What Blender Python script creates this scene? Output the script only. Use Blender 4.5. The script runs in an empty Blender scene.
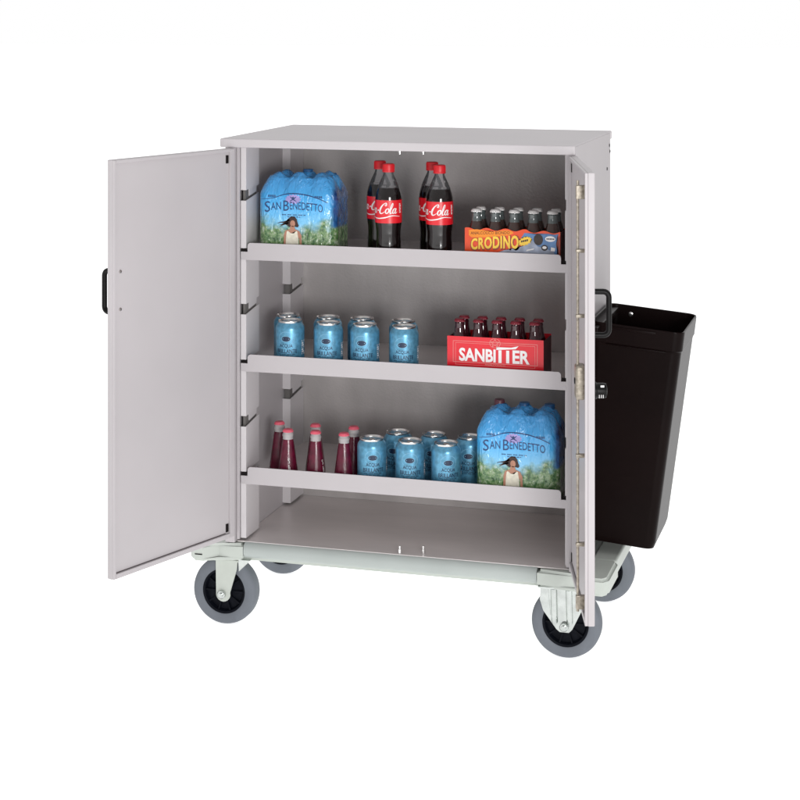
import bpy, bmesh, math, random
from mathutils import Vector, Matrix
random.seed(4)
PI = math.pi
scene = bpy.context.scene
C = scene.collection

# ------------------------------------------------------------------ materials
def newmat(name):
    m = bpy.data.materials.new(name); m.use_nodes = True
    nt = m.node_tree
    return m, nt, nt.nodes['Principled BSDF']

def pmat(name, col, rough=.5, metal=0., spec=.5, var=0., vscale=8., bump=0., bscale=300., coat=0., stretch=None, rvar=0.):
    m, nt, b = newmat(name)
    b.inputs['Base Color'].default_value = (*col, 1)
    b.inputs['Roughness'].default_value = rough
    b.inputs['Metallic'].default_value = metal
    b.inputs['Specular IOR Level'].default_value = spec
    b.inputs['Coat Weight'].default_value = coat
    b.inputs['Coat Roughness'].default_value = .08
    tc = nt.nodes.new('ShaderNodeTexCoord')
    src = tc.outputs['Object']
    if stretch:
        mp = nt.nodes.new('ShaderNodeMapping'); mp.inputs['Scale'].default_value = stretch
        nt.links.new(src, mp.inputs['Vector']); src = mp.outputs['Vector']
    if var or rvar:
        n = nt.nodes.new('ShaderNodeTexNoise'); n.inputs['Scale'].default_value = vscale; n.inputs['Detail'].default_value = 5
        nt.links.new(src, n.inputs['Vector'])
        if var:
            r = nt.nodes.new('ShaderNodeValToRGB')
            r.color_ramp.elements[0].position = .3; r.color_ramp.elements[1].position = .7
            r.color_ramp.elements[0].color = (*[c*(1-var) for c in col], 1)
            r.color_ramp.elements[1].color = (*[min(1, c*(1+var)) for c in col], 1)
            nt.links.new(n.outputs['Fac'], r.inputs['Fac']); nt.links.new(r.outputs['Color'], b.inputs['Base Color'])
        if rvar:
            mr = nt.nodes.new('ShaderNodeMapRange')
            mr.inputs['To Min'].default_value = max(0, rough-rvar); mr.inputs['To Max'].default_value = min(1, rough+rvar)
            nt.links.new(n.outputs['Fac'], mr.inputs['Value']); nt.links.new(mr.outputs['Result'], b.inputs['Roughness'])
    if bump:
        n2 = nt.nodes.new('ShaderNodeTexNoise'); n2.inputs['Scale'].default_value = bscale; n2.inputs['Detail'].default_value = 3
        nt.links.new(tc.outputs['Object'], n2.inputs['Vector'])
        bp = nt.nodes.new('ShaderNodeBump'); bp.inputs['Strength'].default_value = bump; bp.inputs['Distance'].default_value = .001
        nt.links.new(n2.outputs['Fac'], bp.inputs['Height']); nt.links.new(bp.outputs['Normal'], b.inputs['Normal'])
    return m

def glassy(name, tint, gloss_rough=.05, body=0., bodycol=(.5,.5,.5)):
    """thin clear shell: transparent tinted + fresnel gloss (+ some diffuse body)"""
    m = bpy.data.materials.new(name); m.use_nodes = True
    nt = m.node_tree; nt.nodes.clear()
    out = nt.nodes.new('ShaderNodeOutputMaterial')
    tr = nt.nodes.new('ShaderNodeBsdfTransparent'); tr.inputs[0].default_value = (*tint, 1)
    gl = nt.nodes.new('ShaderNodeBsdfGlossy'); gl.inputs['Roughness'].default_value = gloss_rough
    di = nt.nodes.new('ShaderNodeBsdfDiffuse'); di.inputs[0].default_value = (*bodycol, 1)
    lw = nt.nodes.new('ShaderNodeFresnel'); lw.inputs[0].default_value = 1.45
    m0 = nt.nodes.new('ShaderNodeMixShader'); m0.inputs[0].default_value = body
    nt.links.new(tr.outputs[0], m0.inputs[1]); nt.links.new(di.outputs[0], m0.inputs[2])
    mx = nt.nodes.new('ShaderNodeMixShader')
    nt.links.new(lw.outputs[0], mx.inputs[0]); nt.links.new(m0.outputs[0], mx.inputs[1]); nt.links.new(gl.outputs[0], mx.inputs[2])
    nt.links.new(mx.outputs[0], out.inputs[0])
    return m

M = {}
PAINT = (.505, .475, .487)
M['paint'] = pmat('powder_coat', PAINT, .42, var=.035, vscale=3, bump=.06, bscale=900, spec=.10)
M['paint_top_lit'] = pmat('powder_coat_top_lit', (.555,.525,.538), .45, var=.03, vscale=3, bump=.06, bscale=900, spec=.10)  # same paint lightened: light on the top is put into the colour
M['paint_side_shaded'] = pmat('powder_coat_side_shaded', (.415,.39,.40), .45, var=.03, vscale=3, bump=.06, bscale=900, spec=.06)  # same paint darkened: shade on the right side is put into the colour
M['paint_post_lit'] = pmat('powder_coat_upright_lit', (.63,.60,.612), .45, var=.03, vscale=4, bump=.05, bscale=900, spec=.2)  # same paint lightened, standing in for light falling on the uprights
M['notch'] = pmat('shaded_notch', (.17,.16,.155), .6, spec=.1, var=.1)  # dark tone paints in the shade behind the notches
M['paint_in'] = pmat('powder_coat_inside', (.50,.472,.478), .45, var=.05, vscale=4, bump=.05, bscale=900, spec=.35)
M['paint_edge'] = pmat('powder_coat_edge', (.49,.46,.472), .4, var=.02, vscale=6, bump=.04, bscale=900, spec=.4)
M['galv'] = pmat('dull_sheet_steel', (.47,.443,.436), .36, metal=.2, var=.16, vscale=9, bump=.55, bscale=150, stretch=(1,1,.35), rvar=.08)
M['floor_sheet'] = pmat('floor_sheet_steel', (.72,.675,.665), .30, metal=.15, var=.10, vscale=7, bump=.06, bscale=300, stretch=(.3,1,1), rvar=.06)
M['chassis'] = pmat('pale_green_grey_plastic', (.50,.535,.495), .45, var=.04, vscale=10, bump=.08, bscale=400, spec=.35)
M['beam'] = pmat('grey_green_beam', (.40,.435,.42), .4, var=.04, vscale=8, bump=.05, bscale=500, spec=.4)
M['zinc'] = pmat('zinc_plate', (.56,.59,.57), .16, metal=.92, var=.12, vscale=40, rvar=.08)
M['zinc_paint'] = pmat('pale_painted_steel', (.50,.53,.485), .38, var=.04, vscale=30, spec=.4)
M['tyre'] = pmat('grey_rubber', (.150,.163,.186), .62, var=.12, vscale=14, bump=.15, bscale=500, spec=.3)
M['hub'] = pmat('black_hub', (.004,.0048,.008), .5, spec=.08, var=.3, vscale=60)
M['black'] = pmat('black_plastic', (.005,.0045,.0045), .4, spec=.15)
M['dark'] = pmat('dark_gap', (.012,.01,.01), .8, spec=.1)
M['groove'] = pmat('shadowed_seam', (.10,.085,.088), .7, spec=.1)
M['screw'] = pmat('screw_steel', (.45,.42,.40), .3, metal=.9)
M['brass'] = pmat('yellowed_zinc', (.33,.29,.235), .38, metal=.4, var=.35, vscale=150)
M['steel'] = pmat('bright_steel', (.75,.74,.73), .22, metal=.95, rvar=.08, vscale=50)
M['bin'] = pmat('black_bin_plastic', (.0062,.0030,.0028), .34, spec=.06, var=.2, vscale=6, bump=.08, bscale=500)
M['can'] = pmat('blue_can_print', (.11,.33,.50), .30, metal=.42, var=.22, vscale=110, coat=.2, spec=.5)
M['can_dark'] = pmat('navy_ink', (.006,.020,.06), .4)
M['can_pale'] = pmat('pale_blue_ink', (.22,.48,.66), .35)
M['alu'] = pmat('can_aluminium', (.72,.70,.68), .22, metal=.95, rvar=.1, vscale=60)
M['white_ink'] = pmat('white_ink', (.82,.80,.80), .4)
M['cola'] = pmat('cola_liquid', (.006,.003,.003), .08, spec=.5, coat=.4)
M['pet'] = glassy('clear_bottle_plastic', (.94,.94,.95), .06, .10, (.6,.6,.62))
M['red_cap'] = pmat('red_cap_plastic', (.62,.012,.02), .4, var=.06, vscale=40)
M['cola_label'] = pmat('red_label', (.72,.010,.020), .3, coat=.3, var=.05, vscale=20)
M['red_drink'] = pmat('dark_red_drink', (.105,.004,.022), .16, spec=.5, var=.35, vscale=50, bump=.55, bscale=420, coat=.3)
M['neck_glass'] = glassy('bottle_neck_glass', (.75,.72,.72), .08, .55, (.72,.68,.68))
M['crown'] = pmat('pink_red_crown', (.68,.10,.15), .4, metal=.0, var=.1, vscale=60)
M['crown_dark'] = pmat('dark_red_crown', (.17,.008,.02), .35, metal=.2)
M['crown_white'] = pmat('pale_crown', (.60,.58,.57), .35, metal=.3)
M['dark_glass'] = pmat('dark_red_glass', (.035,.004,.008), .07, spec=.6, coat=.5)
M['teal_glass'] = pmat('smoky_teal_glass', (.085,.10,.10), .07, spec=.6, coat=.5)
M['amber'] = pmat('amber_drink', (.045,.024,.02), .1, spec=.5, coat=.4)
M['red_card'] = pmat('red_carton', (.70,.010,.024), .36, var=.05, vscale=20, coat=.15)
M['shaded_card'] = pmat('carton_side_shaded', (.06,.008,.012), .5)  # near-black tone puts the shadow on the carton sides into the colour
M['pink_ink'] = pmat('pink_ink', (.74,.30,.28), .4)
M['orange_red'] = pmat('orange_red_card', (.72,.065,.012), .36, var=.1, vscale=25, coat=.15)
M['orange'] = pmat('orange_ink', (.83,.25,.015), .36, var=.12, vscale=30)
M['yellow'] = pmat('yellow_ink', (.86,.56,.06), .36, var=.08, vscale=60)
M['brown_ink'] = pmat('brown_ink', (.10,.018,.006), .4)
M['steelblue'] = pmat('steel_blue_ink', (.10,.21,.42), .38, var=.35, vscale=35)
M['greyblue'] = pmat('grey_blue_ink', (.33,.37,.47), .38, var=.25, vscale=60)
M['navy'] = pmat('deep_navy_ink', (.016,.045,.15), .35)
M['choco'] = pmat('dark_brown_ink', (.028,.016,.014), .4, var=.4, vscale=90)
M['rust'] = pmat('rust_ink', (.30,.06,.04), .4)
M['hair'] = pmat('printed_dark_brown', (.035,.012,.008), .35, var=.3, vscale=120)
M['skin'] = pmat('printed_skin', (.42,.20,.13), .35, var=.12, vscale=90)
M['dress'] = pmat('printed_cream', (.72,.68,.56), .35, var=.12, vscale=120)
M['violet'] = pmat('violet_ink', (.36,.30,.62), .35, var=.2, vscale=70)
M['cap_blue'] = pmat('blue_cap', (.012,.10,.26), .35)
M['cap_maroon'] = pmat('maroon_cap', (.10,.030,.045), .4)
M['water'] = pmat('blue_water_bottle', (.02,.16,.42), .15, spec=.5)

def film_mat():
    m, nt, b = newmat('printed_shrink_film')
    L = nt.links.new; N = nt.nodes.new
    tc = N('ShaderNodeTexCoord'); sp = N('ShaderNodeSeparateXYZ'); L(tc.outputs['Object'], sp.inputs[0])
    div = N('ShaderNodeMath'); div.operation = 'DIVIDE'; div.inputs[1].default_value = .205; L(sp.outputs['Z'], div.inputs[0])
    nz = N('ShaderNodeTexNoise'); nz.inputs['Scale'].default_value = 40; nz.inputs['Detail'].default_value = 5; L(tc.outputs['Object'], nz.inputs['Vector'])
    # wobbling foliage line
    wob = N('ShaderNodeMath'); wob.operation = 'MULTIPLY_ADD'; wob.inputs[1].default_value = .34; L(nz.outputs['Fac'], wob.inputs[0]); L(div.outputs[0], wob.inputs[2])
    sky = N('ShaderNodeValToRGB'); e = sky.color_ramp.elements
    e[0].position = .25; e[0].color = (.34,.54,.70,1)
    e[1].position = 1.; e[1].color = (.05,.31,.68,1)
    for p, c in ((.42,(.20,.56,.86,1)), (.62,(.05,.40,.80,1)), (.80,(.045,.34,.72,1))):
        q = e.new(p); q.color = c
    L(div.outputs[0], sky.inputs[0])
    n2 = N('ShaderNodeTexNoise'); n2.inputs['Scale'].default_value = 75; n2.inputs['Detail'].default_value = 6; n2.inputs['Roughness'].default_value = .72; L(tc.outputs['Object'], n2.inputs['Vector'])
    leaf = N('ShaderNodeValToRGB'); e = leaf.color_ramp.elements
    e[0].position = .36; e[0].color = (.025,.075,.02,1)
    e[1].position = .72; e[1].color = (.56,.60,.55,1)
    for p, c in ((.45,(.07,.18,.06,1)), (.54,(.20,.32,.13,1)), (.62,(.36,.44,.32,1))):
        q = e.new(p); q.color = c
    L(n2.outputs['Fac'], leaf.inputs[0])
    ax = N('ShaderNodeMath'); ax.operation = 'ABSOLUTE'; L(sp.outputs['X'], ax.inputs[0])
    wob2 = N('ShaderNodeMath'); wob2.operation = 'MULTIPLY_ADD'; wob2.inputs[1].default_value = -1.3; L(ax.outputs[0], wob2.inputs[0]); L(wob.outputs[0], wob2.inputs[2]); wob = wob2
    th = N('ShaderNodeMapRange'); th.inputs['From Min'].default_value = .44; th.inputs['From Max'].default_value = .57
    th.inputs['To Min'].default_value = 1; th.inputs['To Max'].default_value = 0; L(wob.outputs[0], th.inputs['Value'])
    mx = N('ShaderNodeMix'); mx.data_type = 'RGBA'
    L(th.outputs['Result'], mx.inputs['Factor']); L(sky.outputs[0], mx.inputs['A']); L(leaf.outputs[0], mx.inputs['B'])
    # the side of the pack is plain deep blue above its low printed band
    sx = N('ShaderNodeMapRange'); sx.inputs['From Min'].default_value = .088; sx.inputs['From Max'].default_value = .097; L(sp.outputs['X'], sx.inputs['Value'])
    sz = N('ShaderNodeMapRange'); sz.inputs['From Min'].default_value = .36; sz.inputs['From Max'].default_value = .40; L(div.outputs[0], sz.inputs['Value'])
    mu = N('ShaderNodeMath'); mu.operation = 'MULTIPLY'; L(sx.outputs[0], mu.inputs[0]); L(sz.outputs[0], mu.inputs[1])
    deep = N('ShaderNodeValToRGB'); deep.color_ramp.elements[0].position = .35; deep.color_ramp.elements[0].color = (.006,.03,.13,1)
    deep.color_ramp.elements[1].position = .68; deep.color_ramp.elements[1].color = (.03,.16,.42,1)
    L(nz.outputs['Fac'], deep.inputs[0])
    m2 = N('ShaderNodeMix'); m2.data_type = 'RGBA'; L(mu.outputs[0], m2.inputs['Factor']); L(mx.outputs['Result'], m2.inputs['A']); L(deep.outputs[0], m2.inputs['B'])
    L(m2.outputs['Result'], b.inputs['Base Color'])
    b.inputs['Roughness'].default_value = .26; b.inputs['Coat Weight'].default_value = .9; b.inputs['Coat Roughness'].default_value = .13
    nw = N('ShaderNodeTexNoise'); nw.inputs['Scale'].default_value = 34; nw.inputs['Detail'].default_value = 3; nw.inputs['Distortion'].default_value = 1.2
    mp = N('ShaderNodeMapping'); mp.inputs['Scale'].default_value = (1.6,1,.7); L(tc.outputs['Object'], mp.inputs[0]); L(mp.outputs[0], nw.inputs['Vector'])
    bp = N('ShaderNodeBump'); bp.inputs['Strength'].default_value = .9; bp.inputs['Distance'].default_value = .007
    nv = N('ShaderNodeTexNoise'); nv.inputs['Scale'].default_value = 1; nv.inputs['Detail'].default_value = 4; nv.inputs['Distortion'].default_value = .6
    mv = N('ShaderNodeMapping'); mv.inputs['Scale'].default_value = (120,120,22); L(tc.outputs['Object'], mv.inputs[0]); L(mv.outputs[0], nv.inputs['Vector'])
    hz = N('ShaderNodeMapRange'); hz.inputs['From Min'].default_value = .62; hz.inputs['From Max'].default_value = .95; hz.inputs['To Min'].default_value = .06; hz.inputs['To Max'].default_value = .75; L(div.outputs[0], hz.inputs['Value'])
    ad = N('ShaderNodeMath'); ad.operation = 'MULTIPLY_ADD'; L(nv.outputs['Fac'], ad.inputs[0]); L(hz.outputs[0], ad.inputs[1]); L(nw.outputs['Fac'], ad.inputs[2])
    L(ad.outputs[0], bp.inputs['Height']); L(bp.outputs['Normal'], b.inputs['Normal']); L(bp.outputs['Normal'], b.inputs['Coat Normal'])
    return m
M['film'] = film_mat()

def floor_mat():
    m, nt, b = newmat('white_floor_added_glow')
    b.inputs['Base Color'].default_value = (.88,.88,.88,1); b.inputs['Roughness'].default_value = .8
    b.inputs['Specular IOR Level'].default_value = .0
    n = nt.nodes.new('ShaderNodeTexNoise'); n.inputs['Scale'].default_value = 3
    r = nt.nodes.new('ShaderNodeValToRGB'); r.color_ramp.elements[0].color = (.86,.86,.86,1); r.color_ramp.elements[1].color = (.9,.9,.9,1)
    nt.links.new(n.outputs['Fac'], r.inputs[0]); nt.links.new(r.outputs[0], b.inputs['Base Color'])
    b.inputs['Emission Color'].default_value = (1,1,1,1); b.inputs['Emission Strength'].default_value = .68   # glow added to keep the floor white and wash out contact shadows
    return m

# ------------------------------------------------------------------ mesh helpers
WN = {'top_panel','side_panel','frame_strip','corner_bumper','side_rail','ledge','door','beam','shelf','bin_bracket','latch_box','rod_guide','bin_body','base_plate'}
def obj(name, bm, mats, parent=None, smooth=True, angle=32):
    me = bpy.data.meshes.new(name)
    bmesh.ops.recalc_face_normals(bm, faces=bm.faces[:])
    bm.to_mesh(me); bm.free()
    if not isinstance(mats, (list, tuple)): mats = [mats]
    for m in mats: me.materials.append(m)
    if smooth:
        for p in me.polygons: p.use_smooth = True
        me.set_sharp_from_angle(angle=math.radians(angle))
    o = bpy.data.objects.new(name, me); C.objects.link(o)
    if parent: o.parent = parent
    if name in WN and smooth:
        wm = o.modifiers.new('weighted_normals', 'WEIGHTED_NORMAL'); wm.keep_sharp = True; wm.weight = 100
    return o

def thing(name, label, cat, loc=(0,0,0), rz=0, group=None):
    o = bpy.data.objects.new(name, None); C.objects.link(o)
    o.location = loc; o.rotation_euler = (0,0,rz); o.empty_display_size = .02
    o['label'] = label; o['category'] = cat
    if group: o['group'] = group
    return o

def empty_part(name, parent, loc=(0,0,0), rz=0):
    o = bpy.data.objects.new(name, None); C.objects.link(o); o.parent = parent
    o.location = loc; o.rotation_euler = (0,0,rz); o.empty_display_size = .02
    return o

def dup(root, loc, rz, label):
    r = root.copy(); C.objects.link(r); r.location = loc; r.rotation_euler = (0,0,rz); r['label'] = label
    for ch in list(root.children):
        c = ch.copy(); C.objects.link(c); c.parent = r
        for g in list(ch.children):
            d = g.copy(); C.objects.link(d); d.parent = c
    return r

def box(bm, x0,x1,y0,y1,z0,z1, bev=0., seg=2, mi=0, mat=None):
    mtx = Matrix.Translation(((x0+x1)/2,(y0+y1)/2,(z0+z1)/2)) @ Matrix.Diagonal((abs(x1-x0),abs(y1-y0),abs(z1-z0),1))
    if mat is not None: mtx = mat @ mtx
    r = bmesh.ops.create_cube(bm, size=1, matrix=mtx)
    vs = r['verts']; es = set(e for v in vs for e in v.link_edges); fs = set(f for v in vs for f in v.link_faces)
    for f in fs: f.material_index = mi
    if bev:
        q = bmesh.ops.bevel(bm, geom=list(es), offset=bev, segments=seg, affect='EDGES', profile=.5)
        for f in q['faces']: f.material_index = mi

def bxo(name, b, mat, parent, bev=.0015, seg=2):
    bm = bmesh.new(); box(bm, *b, bev=bev, seg=seg); return obj(name, bm, mat, parent)

def prism(bm, poly, fn, d0, d1, mi=0):
    """poly: list of (u,v); fn(u,v,d)->xyz ; extruded between d0 and d1"""
    a = [bm.verts.new(fn(u,v,d0)) for u,v in poly]; b = [bm.verts.new(fn(u,v,d1)) for u,v in poly]
    n = len(poly); fs = [bm.faces.new(a), bm.faces.new(b[::-1])]
    for i in range(n):
        fs.append(bm.faces.new((a[i], a[(i+1)%n], b[(i+1)%n], b[i])))
    for f in fs: f.material_index = mi

def lathe(bm, prof, seg=32, c=(0,0,0), mi=None, axis='Z', cap0=True, cap1=True, mat=None):
    rings = []
    for r, z in prof:
        ring = []
        for k in range(seg):
            a = 2*PI*k/seg
            p = (r*math.cos(a), r*math.sin(a), z)
            if axis == 'Y': p = (p[0], p[2], p[1])
            if axis == 'X': p = (p[2], p[0], p[1])
            v = Vector((c[0]+p[0], c[1]+p[1], c[2]+p[2]))
            ring.append(bm.verts.new(mat @ v if mat is not None else v))
        rings.append(ring)
    for i in range(len(rings)-1):
        for k in range(seg):
            f = bm.faces.new((rings[i][k], rings[i][(k+1)%seg], rings[i+1][(k+1)%seg], rings[i+1][k]))
            if mi: f.material_index = mi[i]
    if cap0:
        f = bm.faces.new(rings[0][::-1]); f.material_index = mi[0] if mi else 0
    if cap1:
        f = bm.faces.new(rings[-1]); f.material_index = mi[-1] if mi else 0

def tube(bm, pts, r, seg=10, mi=0):
    pts = [Vector(p) for p in pts]; rings = []
    up = None
    for i, p in enumerate(pts):
        d = (pts[min(i+1,len(pts)-1)] - pts[max(i-1,0)]).normalized()
        if up is None:
            up = d.orthogonal().normalized()
        else:
            up = (up - d*up.dot(d)).normalized()
        s = d.cross(up)
        rings.append([bm.verts.new(p + (up*math.cos(2*PI*k/seg) + s*math.sin(2*PI*k/seg))*r) for k in range(seg)])
    for i in range(len(rings)-1):
        for k in range(seg):
            f = bm.faces.new((rings[i][k], rings[i][(k+1)%seg], rings[i+1][(k+1)%seg], rings[i+1][k])); f.material_index = mi
    bm.faces.new(rings[0][::-1]); bm.faces.new(rings[-1])

def rrect(w, h, r, n=6, cx=0, cy=0):
    out = []
    for sx, sy, a0 in ((1,1,0),(-1,1,90),(-1,-1,180),(1,-1,270)):
        for k in range(n+1):
            a = math.radians(a0 + 90*k/n)
            out.append((cx+sx*(w/2-r)+r*math.cos(a), cy+sy*(h/2-r)+r*math.sin(a)))
    return out

def flat(bm, poly, fn):
    f = bm.faces.new([bm.verts.new(fn(u,v)) for u,v in poly]); bmesh.ops.triangulate(bm, faces=[f])

def text_geo(s, bold=0., spacing=1.):
    cu = bpy.data.curves.new('tmp_text', 'FONT'); cu.body = s; cu.offset = bold; cu.space_character = spacing
    cu.resolution_u = 3; cu.size = 1
    o = bpy.data.objects.new('tmp_text', cu); C.objects.link(o)
    dg = bpy.context.evaluated_depsgraph_get(); dg.update()
    me = o.evaluated_get(dg).to_mesh()
    vs = [(v.co.x, v.co.y) for v in me.vertices]; fs = [tuple(p.vertices) for p in me.polygons]
    o.evaluated_get(dg).to_mesh_clear()
    bpy.data.objects.remove(o); bpy.data.curves.remove(cu)
    x0 = min(v[0] for v in vs); x1 = max(v[0] for v in vs); y0 = min(v[1] for v in vs); y1 = max(v[1] for v in vs)
    return [((x-x0)/(x1-x0)-.5, (y-y0)/(y1-y0)-.5) for x,y in vs], fs

def put_text(bm, s, fn, w, h, cu=0, cv=0, bold=0., spacing=1., warp=None):
    vs, fs = text_geo(s, bold, spacing)
    out = []
    for u, v in vs:
        U, V = u*w, v*h
        if warp: U, V = warp(u, v, U, V)
        out.append(bm.verts.new(fn(cu+U, cv+V)))
    for f in fs:
        try: bm.faces.new([out[i] for i in f])
        except ValueError: pass

def ribbon(bm, pts, wid, fn, sub=6):
    """smooth calligraphic stroke; pts (u,v), wid per point"""
    P = []
    n = len(pts)
    for i in range(n-1):
        p0, p1, p2, p3 = pts[max(i-1,0)], pts[i], pts[i+1], pts[min(i+2,n-1)]
        for k in range(sub):
            t = k/sub
            q = [ .5*((2*p1[j])+(-p0[j]+p2[j])*t+(2*p0[j]-5*p1[j]+4*p2[j]-p3[j])*t*t+(-p0[j]+3*p1[j]-3*p2[j]+p3[j])*t**3) for j in (0,1)]
            P.append((q[0], q[1], wid[i]*(1-t)+wid[i+1]*t))
    P.append((*pts[-1], wid[-1]))
    prev = None
    for i in range(len(P)):
        a = P[max(i-1,0)]; b = P[min(i+1,len(P)-1)]
        dx, dy = b[0]-a[0], b[1]-a[1]; l = math.hypot(dx,dy) or 1
        nx, ny = -dy/l, dx/l; w = P[i][2]/2
        cur = (bm.verts.new(fn(P[i][0]+nx*w, P[i][1]+ny*w)), bm.verts.new(fn(P[i][0]-nx*w, P[i][1]-ny*w)))
        if prev: bm.faces.new((prev[0], prev[1], cur[1], cur[0]))
        prev = cur

def disc(bm, fn, cu, cv, ru, rv, n=24, r0=0.):
    if r0 == 0: flat(bm, [(cu+ru*math.cos(2*PI*k/n), cv+rv*math.sin(2*PI*k/n)) for k in range(n)], fn)
    else:
        a = [bm.verts.new(fn(cu+ru*math.cos(2*PI*k/n), cv+rv*math.sin(2*PI*k/n))) for k in range(n)]
        b = [bm.verts.new(fn(cu+r0*ru*math.cos(2*PI*k/n), cv+r0*rv*math.sin(2*PI*k/n))) for k in range(n)]
        for k in range(n): bm.faces.new((a[k], a[(k+1)%n], b[(k+1)%n], b[k]))

# ------------------------------------------------------------------ setting
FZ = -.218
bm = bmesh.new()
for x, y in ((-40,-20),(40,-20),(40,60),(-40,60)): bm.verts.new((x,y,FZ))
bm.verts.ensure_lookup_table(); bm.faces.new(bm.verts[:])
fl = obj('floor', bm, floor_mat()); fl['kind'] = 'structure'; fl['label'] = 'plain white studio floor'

# ------------------------------------------------------------------ the cart
cart = thing('service_cart', 'pale grey steel minibar service cart with both doors open on grey castors', 'cart')
XL, XR, YF, YB = .010, .890, .030, .508
ZT = .979
# top: a folded lid
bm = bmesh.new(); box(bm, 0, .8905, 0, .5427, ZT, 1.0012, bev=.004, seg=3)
top = obj('top_panel', bm, M['paint_top_lit'], cart)
# sides
bxo('side_panel', (XL, .0355, .012, YB, -.002, ZT-.0005), M['paint'], cart)
sp = bxo('side_panel', (.8755, XR+.0015, .0105, YB, -.002, .9985), M['paint_side_shaded'], cart)
for y, z in ((.05,.962),(.500,.950),(.455,.908),(.492,.966)):
    bm = bmesh.new()
    lathe(bm, [(.0045,0),(.0045,.0012),(.003,.0018)], 12, (XR+.0011,y,z), axis='X')
    obj('rivet', bm, M['hub'], sp)
bxo('back_panel', (.036, .875, .467, .474, .0005, ZT-.001), M['galv'], cart, bev=0)
bm = bmesh.new(); box(bm, .0365, .8745, .0265, .4745, -.0032, 0, bev=.0006)
obj('base_plate', bm, M['floor_sheet'], cart)
# slim frame strip beside the door gap
bxo('frame_strip', (.0362, .0442, .022, .03, .004, ZT-.001), M['paint_edge'], cart)
bxo('frame_strip', (.8665, .8748, .022, .03, .004, ZT-.001), M['paint_edge'], cart)

# uprights with hanging notches: front and side web, interrupted at each notch
def upright(x0, xs, y0, y1, notches, used=()):
    """x0 outer x, xs inner web x"""
    sgn = 1 if xs > x0 else -1
    bm = bmesh.new(); t = .0022
    zs = [.006] + [z for n in sorted(notches+list(used)) for z in (n, n+(.014 if n in used else .026))] + [ZT-.002]
    for i in range(0, len(zs), 2):
        a, b = zs[i], zs[i+1]
        box(bm, *sorted((x0, xs)), y0, y0+t, a, b, bev=.0006, seg=1)
        # side web, its upper edge sloping up to the back like a hook
        slope = .012 if i < len(zs)-2 else 0
        poly = [(y0+t, a), (y1, a+ (.0 if i==0 else .006)), (y1, b+slope), (y0+t, b)]
        prism(bm, poly, lambda u,v,d: (d,u,v), xs-sgn*t, xs)
    u = obj('upright', bm, M['paint_post_lit'], cart)
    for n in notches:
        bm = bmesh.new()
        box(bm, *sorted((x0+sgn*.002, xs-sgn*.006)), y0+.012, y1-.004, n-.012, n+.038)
        nb = obj('notch_shade', bm, M['notch'], u)
        bm = bmesh.new()
        prism(bm, [(y0+.034,n+.0085),(y1-.006,n+.0155),(y1-.006,n+.036),(y0+.034,n+.036)], lambda a,b,d: (d,a,b), xs-sgn*.0058, xs-sgn*.0042)
        obj('notch_tab', bm, M['paint_post_lit'], nb)
    return u
NF = [.712, .423+.012, .145+.012]
free_front = [.845, .562, .283]
upright(.0445, .0586, .030, .122, free_front, NF)
upright(.0360, .0586, .360, .466, [n for n in free_front])
upright(.8660, .8630, .030, .122, free_front, NF)
upright(.8750, .8560, .360, .466, [n for n in free_front])

# door stop pins in the base and in the head
def pins(z, up):
    for x, y in ((.455,.035),(.51,.05)):
        bm = bmesh.new(); lathe(bm, [(.0045,z),(.0045,z+up*.010),(.0028,z+up*.0105),(.0028,z+up*.018)], 12, (x,y,0))
        obj('stop_pin', bm, M['steel'], cart)
pins(.0005, 1); pins(ZT-.0005, -.55)

# shelves
SH = [.6985, .4213, .1419]
for s in SH:
    bm = bmesh.new()
    zt = s+.0424; zm = s+.020
    poly = []
    def arc(cx, cz, r, a0, a1, n=5):
        return [(cx+r*math.cos(math.radians(a0+(a1-a0)*k/n)), cz+r*math.sin(math.radians(a0+(a1-a0)*k/n))) for k in range(n+1)]
    x0, x1 = .0462, .8685
    xa, xb = .0640, .8535
    poly += arc(x0+.004, s+.004, .004, 270, 180, 3)
    poly += [(x0, zm), (xa, zm)]
    poly += arc(xa+.008, zt-.008, .008, 180, 90)
    poly += arc(xb-.008, zt-.008, .008, 90, 0)
    poly += [(xb, zm), (x1, zm)]
    poly += arc(x1-.004, s+.004, .004, 0, -90, 3)
    prism(bm, poly, lambda u,v,d: (u,d,v), .0265, .0290)
    # hemmed flange under the lip
    box(bm, .0625, .8545, .0292, .046, s, s+.0022)
    sh = obj('shelf', bm, M['paint_edge'], cart)
    bm = bmesh.new()
    box(bm, .0625, .8545, .0292, .463, s+.0024, s+.0044)
    obj('shelf_tray', bm, M['floor_sheet'], sh)
    for q0, q1 in ((x0+.001, xa-.001), (xb+.001, x1-.001)):
        bm = bmesh.new(); box(bm, q0, q1, .0300, .031, zm+.0005, zm+.0085); obj('hook_gap', bm, M['dark'], sh)
TR = [s+.0045 for s in SH]

# chassis
bm = bmesh.new()
def chamf(x0,x1,y0,y1,c):
    return [(x0+c,y0),(x1-c,y0),(x1,y0+c),(x1,y1-c),(x1-c,y1),(x0+c,y1),(x0,y1-c),(x0,y0+c)]
prism(bm, chamf(.02,.90,.045,.545,.01), lambda u,v,d:(u,v,d), -.052, -.0135)
deck = obj('chassis', bm, M['chassis'], cart)
# front and rear rounded beams
def beam(y, x0, x1):
    bm = bmesh.new()
    pr = rrect(.042, .040, .0185, 8)
    prism(bm, pr, lambda u,v,d:(d, y+u, -.0208+v), x0, x1)
    return obj('beam', bm, M['beam'], cart)
beam(.0340, .058, .797); beam(.535, .058, .797)
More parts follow.
